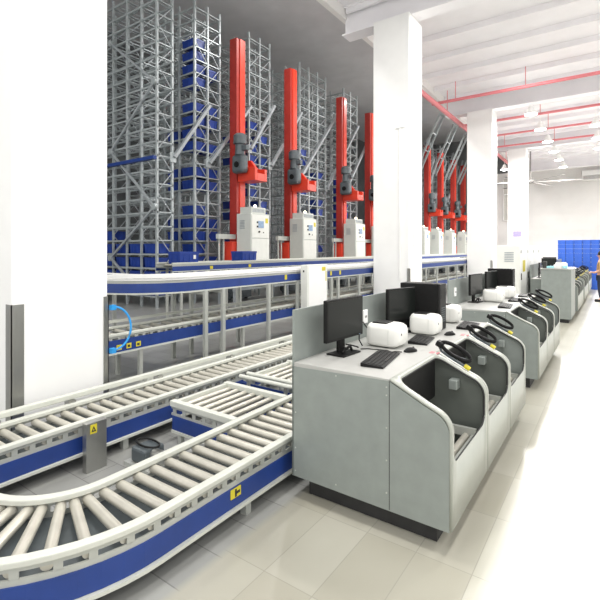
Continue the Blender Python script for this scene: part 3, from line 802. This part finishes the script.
dup(tw, (-1.42,8.45,ZD+.0005), 'black computer tower at the far end of the second workstation')
def keyboard(label):
    t = thing('keyboard', label, 'keyboard', (0,0,0), 'black keyboards on the desktops')
    MB().prism_y([(-.08,0),(.08,0),(.08,.012),(-.08,.026)], -.235, .235).build('base', 'black', t, bevel=.003)
    m = MB()
    for r in range(5):
        for c in range(18):
            if r == 4 and 4 < c < 9: continue
            x = -.058+r*.027; y = -.218+c*.0245; z = .0235-(x+.08)*.0875
            m.box(x-.010,x+.010,y,y+.020,z,z+.006)
    m.box(.04,.06,-.09,.025,.013,.019)
    m.build('keys', 'key', t); return t
kb = keyboard('black keyboard nearest the viewer, in front of the first monitor'); kb.location = (-1.365,2.95,ZD+.0005); kb.rotation_euler = (0,0,math.radians(9))
dup(kb, (-1.36,3.76,ZD+.0005), 'black keyboard in the middle of the near workstation, left of the second mouse', None, math.radians(8), (1,.72,1))
dup(kb, (-1.22,4.74,ZD+.0005), 'black keyboard at the far end of the near workstation', None, math.radians(5), (1,.9,1))
def mouse(label):
    m = MB(); n = 16; L = []
    for j in range(7):
        u = j/6; x = -.055+.11*u; w = .031*math.sin(PI*(.08+.84*u))**.5; h = .034*math.sin(PI*(.1+.8*u))**.7
        L.append([(x, w*math.cos(PI*k/(n-1)), .002+h*math.sin(PI*k/(n-1))) for k in range(n)])
    P = sum(L, []); F = [(i*n+k, i*n+(k+1)%n, (i+1)*n+(k+1)%n, (i+1)*n+k) for i in range(6) for k in range(n)]
    m.add(P, F+[tuple(range(n))[::-1], tuple(range(6*n,7*n))], True)
    t = thing('computer_mouse', label, 'mouse', (0,0,0), 'black mice on the desktops')
    m.build('body', 'black', t); MB().cyl((.028,-.004,.030),(.028,.004,.030),.008,10).build('scroll_wheel', 'key', t)
    return t
ms = mouse('black mouse beside the nearest white printer'); ms.location = (-1.29,3.32,ZD+.0005); ms.rotation_euler = (0,0,math.radians(60))
dup(ms, (-1.24,4.17,ZD+.0005), 'black mouse in front of the second white printer and computer tower', None, math.radians(60))
# cable on near desk
cb_ = MB().tube([(-1.64,3.16,ZD+.006),(-1.6,3.20,ZD+.006),(-1.52,3.22,ZD+.006),(-1.45,3.24,ZD+.006),(-1.40,3.20,ZD+.006),(-1.385,3.235,ZD+.006),(-1.33,3.25,ZD+.006)], .004, 6)
tag(cb_.build('desk_cable', 'black'), 'thin black cable lying on the desk between first monitor and printer', 'cable')
cb_ = MB().tube([(-1.64,3.27,ZD+.16),(-1.68,3.28,ZD+.2),(-1.72,3.29,ZD+.17),(-1.71,3.27,ZD+.05),(-1.68,3.27,ZD+.006)], .005, 6)
tag(cb_.build('printer_cable', 'black'), 'black cable looping up behind the nearest white printer', 'cable')
# second workstation
dup(mo, (-1.69,6.98,ZD+.0005), 'black monitor nearest the viewer on the second workstation', None, math.radians(-6))
dup(mo, (-1.69,8.02,ZD+.0005), 'black monitor left of the tower at the far end of the second workstation', None, math.radians(-8))
dup(pr, (-1.48,7.22,ZD+.0005), 'white label printer nearest the viewer on the second workstation')
dup(pr, (-1.44,7.90,ZD+.0005), 'white label printer in front of the tower on the second workstation')
dup(kb, (-1.225,6.70,ZD+.0005), 'black keyboard nearest the viewer on the second workstation', None, math.radians(6))
dup(kb, (-1.24,7.56,ZD+.0005), 'black keyboard in the middle of the second workstation', None, math.radians(4))
dup(kb, (-1.23,8.32,ZD+.0005), 'black keyboard at the far end of the second workstation', None, math.radians(4), (1,.8,1))
# sockets on back panels
for y, lab in ((3.62,'white power socket on the back panel of the near workstation'),(6.42,'white power socket on the back panel of the second workstation')):
    t = thing('power_socket', lab, 'socket', (-1.845,y,1.12), 'white wall sockets on workstation panels')
    MB().rbox(-1.844,-1.825,y-.04,y+.04,1.08,1.20,.004).build('plate', 'white', t)
    MB().box(-1.825,-1.822,y-.015,y-.008,1.13,1.15).box(-1.825,-1.822,y+.008,y+.015,1.13,1.15).build('contacts', 'dark', t)
# equipment on the far row
for Yw, nm in ((13.55,'workstation behind the tall counter'),(16.75,'fourth workstation from the viewer')):
    dup(mo, (-1.66,Yw+.45,ZD+.0005), 'black monitor on the near end of the '+nm)
    dup(mo, (-1.66,Yw+1.5,ZD+.0005), 'black monitor in the middle of the '+nm)
    dup(pr, (-1.45,Yw+.95,ZD+.0005), 'white label printer on the '+nm, None, 0, (.9,.9,1))
dup(mo, (-1.32,12.62,1.286), 'black monitor on top of the tall grey counter, turned to the aisle', None, math.radians(-70), (1,.62,.55))
dup(mo, (-1.34,13.05,1.286), 'second black monitor on top of the tall grey counter', None, math.radians(-70), (1,.62,.6))
dup(pr, (-1.05,12.72,1.286), 'white label printer on top of the tall grey counter', None, 0, (.9,.9,.7))
for x, y, w, h, mt, lab in ((-1.36,12.26,.09,.16,'dark','slim dark phone base on the left end of the tall counter'),(-1.24,12.27,.16,.05,'cyan','pale cyan tray on the left front of the tall counter'),
                       (-1.09,12.3,.16,.09,'paper','white paper pack on the tall counter'),(-.94,12.35,.10,.07,'cyan','pale cyan box on the right of the tall counter')):
    o = MB().rbox(x-w/2,x+w/2,y-.08,y+.08,1.286,1.286+h,.01).box(x-w*.3,x+w*.3,y-.06,y+.06,1.286+h,1.29+h).build('desk_item' if mt != 'dark' else 'phone_base', mt)
    o.name = {'dark':'phone_base','paper':'paper_pack','cyan':'plastic_tray'}[mt]
    tag(o, lab, {'dark':'phone','paper':'paper','cyan':'tray'}[mt])

# white electrical cabinets behind the second workstation
names = ['nearest of the white electrical cabinets, its vented side facing the viewer','middle white electrical cabinet of the row','third white electrical cabinet of the row','farthest white electrical cabinet of the row']
for i in range(4):
    y = 12.55+1.12*i; x = -1.96
    t = thing('electrical_cabinet', names[i], 'cabinet', (x,y,0), 'tall white electrical cabinets')
    MB().rbox(x-.56,x,y,y+1.08,.1,1.84,.01).build('body', 'ctrlw', t)
    MB().box(x-.54,x-.03,y+.03,y+1.05,0,.1).build('plinth', 'dark', t)
    d = MB().box(x,x+.018,y+.03,y+1.05,.13,1.81).build('door', 'white', t, bevel=.004)
    MB().box(x+.018,x+.035,y+.08,y+.12,.95,1.12).build('handle', 'dark', d)
    MB().box(x+.018,x+.022,y+.05,y+.12,1.64,1.72).box(x+.018,x+.022,y+.05,y+.12,.22,.30).build('hinges', 'dark', d)
    if i < 2: MB().box(x+.018,x+.021,y+.35,y+.75,1.15,1.45).build('notice', 'yellow', d) if i == 0 else MB().box(x+.018,x+.021,y+.4,y+.7,1.2,1.4).build('notice', 'paper', d)
    if i == 0:
        v = MB()
        for k in range(6): v.box(x-.36,x-.14,y-.008,y,1.42+.045*k,1.445+.045*k)
        v.build('vent', 'galvd', t)

# ------------------------------------------------------------------ blue bin wall
bmesh_ = tote_mesh(.305, .40, .19); bmesh_.materials.append(M['bin'])
rown = ['bottom','second','third','fourth','fifth','sixth','seventh','eighth','ninth','tenth','top']
coln = ['leftmost','second','third','fourth','fifth','sixth']
for c in range(6):
    for r in range(11):
        o = bpy.data.objects.new('stacked_bin', bmesh_); C.objects.link(o); o.location = (-1.88+.312*c, 23.1, .002+.1955*r); 
        tag(o, 'small blue bin in the %s row of the %s stack of the blue bin wall' % (rown[r], coln[c]), 'bin', 'blue bins stacked at the back')

# ------------------------------------------------------------------ fan, air unit
t = thing('ceiling_fan', 'large grey ceiling fan with long blades beside the fourth white column', 'fan', (-4.5,33,6.2))
MB().cyl((-4.5,33,6.35),(-4.5,33,8.3),.04,10).build('rod', 'fan', t)
MB().lathe((-4.5,33,6.1), [(.05,0),(.22,.03),(.24,.15),(.12,.27),(.04,.3)], 20).build('hub', 'fan', t)
for k in range(6):
    a = math.radians(12+60*k); d = Vector((math.cos(a), math.sin(a), 0)); s = Vector((-d.y, d.x, 0)); up = Vector((0,0,1))
    MB().obox(Vector((-4.5,33,6.2))+d*1.65, d, (s*.97+up*.2).normalized(), (up*.97-s*.2).normalized(), 1.45, .10, .015).build('blade', 'fan', t)
t = thing('air_unit', 'white box-shaped air unit high on the back wall at the right', 'air conditioner', (-1.5,41.3,7.1))
MB().rbox(-2.0,.8,40.9,41.59,7.1,7.85,.05).build('body', 'white', t)
v = MB()
for k in range(5): v.box(-1.9,.7,40.89,40.9,7.16+.06*k,7.19+.06*k)
v.build('louvre', 'fan', t)

# ------------------------------------------------------------------ person
def skin_chain(pts, edges, name, m, parent, sub=2):
    me = bpy.data.meshes.new(name); off = parent.location if parent else Vector((0,0,0))
    me.from_pydata([tuple(Vector(p[:3])-off) for p in pts], edges, []); me.update()
    o = bpy.data.objects.new(name, me); C.objects.link(o); o.parent = parent
    me.materials.append(M[m])
    sk = o.modifiers.new('Skin', 'SKIN'); sk.use_smooth_shade = True
    if not me.skin_vertices: me.attributes.new('sk', 'FLOAT', 'POINT')
    bpy.context.view_layer.objects.active = o
    if len(me.skin_vertices) == 0:
        bpy.ops.object.select_all(action='DESELECT'); o.select_set(True); bpy.ops.mesh.customdata_skin_add()
    for i, p in enumerate(pts):
        sv = me.skin_vertices[0].data[i]; sv.radius = (p[3], p[4] if len(p) > 4 else p[3]); sv.use_root = (i == 0)
    s = o.modifiers.new('Subdivision', 'SUBSURF'); s.levels = sub; s.render_levels = sub
    return o
px, py = -.34, 17.8
P = thing('person', 'person in tan shirt and dark trousers at the right edge by the blue bins', 'person', (px,py,0))
def W(x, y, z, *r): return (px+x, py+y, z, *r)     # facing -X; left hand side is -Y
body = [W(0,0,.95,.12,.15), W(0,0,1.10,.115,.14), W(0,0,1.28,.12,.16), W(.0,0,1.42,.10,.15), W(0,0,1.50,.055,.055), W(-.01,0,1.56,.05,.05),
        W(-.02,0,1.63,.085,.075), W(-.02,0,1.71,.075,.07),
        W(0,-.19,1.41,.06,.06), W(.03,-.25,1.14,.045,.045), W(-.19,-.22,1.04,.035,.035), W(-.26,-.20,1.06,.028,.03),
        W(0,.19,1.41,.06,.06), W(.03,.25,1.14,.045,.045), W(-.19,.22,1.02,.035,.035), W(-.26,.20,1.04,.028,.03),
        W(0,-.10,.86,.10,.10), W(-.02,-.11,.48,.06,.06), W(.02,-.11,.10,.04,.04), W(-.11,-.12,.04,.035,.03),
        W(0,.10,.86,.10,.10), W(.0,.11,.48,.06,.06), W(.03,.12,.10,.04,.04), W(-.10,.13,.04,.035,.03)]
ed = [(0,1),(1,2),(2,3),(3,4),(4,5),(5,6),(6,7),(3,8),(8,9),(9,10),(10,11),(3,12),(12,13),(13,14),(14,15),(0,16),(16,17),(17,18),(18,19),(0,20),(20,21),(21,22),(22,23)]
bd = skin_chain(body, ed, 'body', 'skin', P)
shirt = [W(0,0,.96,.135,.17), W(0,0,1.10,.13,.16), W(0,0,1.28,.135,.175), W(0,0,1.41,.115,.165), W(0,0,1.47,.07,.08),
         W(0,-.19,1.41,.078,.078), W(.03,-.25,1.16,.064,.064), W(-.04,-.245,1.11,.055,.055), W(0,.19,1.41,.078,.078), W(.03,.25,1.16,.064,.064), W(-.04,.245,1.11,.055,.055)]
skin_chain(shirt, [(0,1),(1,2),(2,3),(3,4),(3,5),(5,6),(6,7),(3,8),(8,9),(9,10)], 'shirt', 'tan', P)
tro = [W(0,0,.97,.135,.165), W(0,-.10,.85,.112,.112), W(-.02,-.11,.48,.082,.082), W(.02,-.11,.12,.068,.068), W(0,.10,.85,.112,.112), W(0,.11,.48,.082,.082), W(.03,.12,.12,.068,.068)]
skin_chain(tro, [(0,1),(1,2),(2,3),(0,4),(4,5),(5,6)], 'trousers', 'navy', P)
for s, yy in ((-.12,-.12),(.13,.13)):
    MB().rbox(px-.18,px+.09,py+yy-.05,py+yy+.05,0,.085,.03,3).build('shoe', 'black', P)
MB().lathe((px+.015,py,1.66), [(.098,0),(.105,.05),(.09,.11),(.055,.15),(.01,.165)], 18).build('hair', 'hair', P)
for sy in (-1,1):
    for k, (dy, L, dz) in enumerate(((-.026,.062,0),(-.009,.075,.004),(.009,.071,.002),(.026,.055,-.004))):
        bx, by, bz = px-.27, py+sy*.20+dy, 1.05+dz
        MB().tube([(bx+.01,by,bz),(bx-L*.5,by,bz-.004),(bx-L*.8,by,bz-.018),(bx-L,by,bz-.034)], .009, 8).build('finger', 'skin', bd)
    MB().tube([(px-.245,py+sy*.20-sy*.03,1.05),(px-.275,py+sy*.20-sy*.055,1.05),(px-.305,py+sy*.20-sy*.058,1.04)], .010, 8).build('thumb', 'skin', bd)
MB().tube([(px-.105,py,1.665),(px-.125,py,1.645),(px-.105,py,1.635)], .011, 8).build('nose', 'skin', bd)
for s in (-1,1):
    MB().lathe((px-.098,py+s*.032,1.675), [(.002,-.008),(.009,-.004),(.010,.002),(.002,.008)], 10, 'x').build('eye', 'dark', bd)
    MB().tube([(px+.0,py+s*.078,1.69),(px+.012,py+s*.086,1.67),(px+.004,py+s*.080,1.645)], .009, 8).build('ear', 'skin', bd)
MB().tube([(px-.095,py-.025,1.612),(px-.103,py,1.610),(px-.095,py+.025,1.612)], .006, 6).build('mouth', 'pipe', bd)

P.scale = (.93,.93,.93)
# ------------------------------------------------------------------ world and view
w = bpy.data.worlds.new('world'); bpy.context.scene.world = w; w.use_nodes = True
bg = w.node_tree.nodes['Background']; bg.inputs[0].default_value = (1,.99,.97,1); bg.inputs[1].default_value = .95
vs = bpy.context.scene.view_settings
vs.view_transform = 'Standard'; vs.look = 'None'; vs.exposure = 0.46; vs.gamma = 1
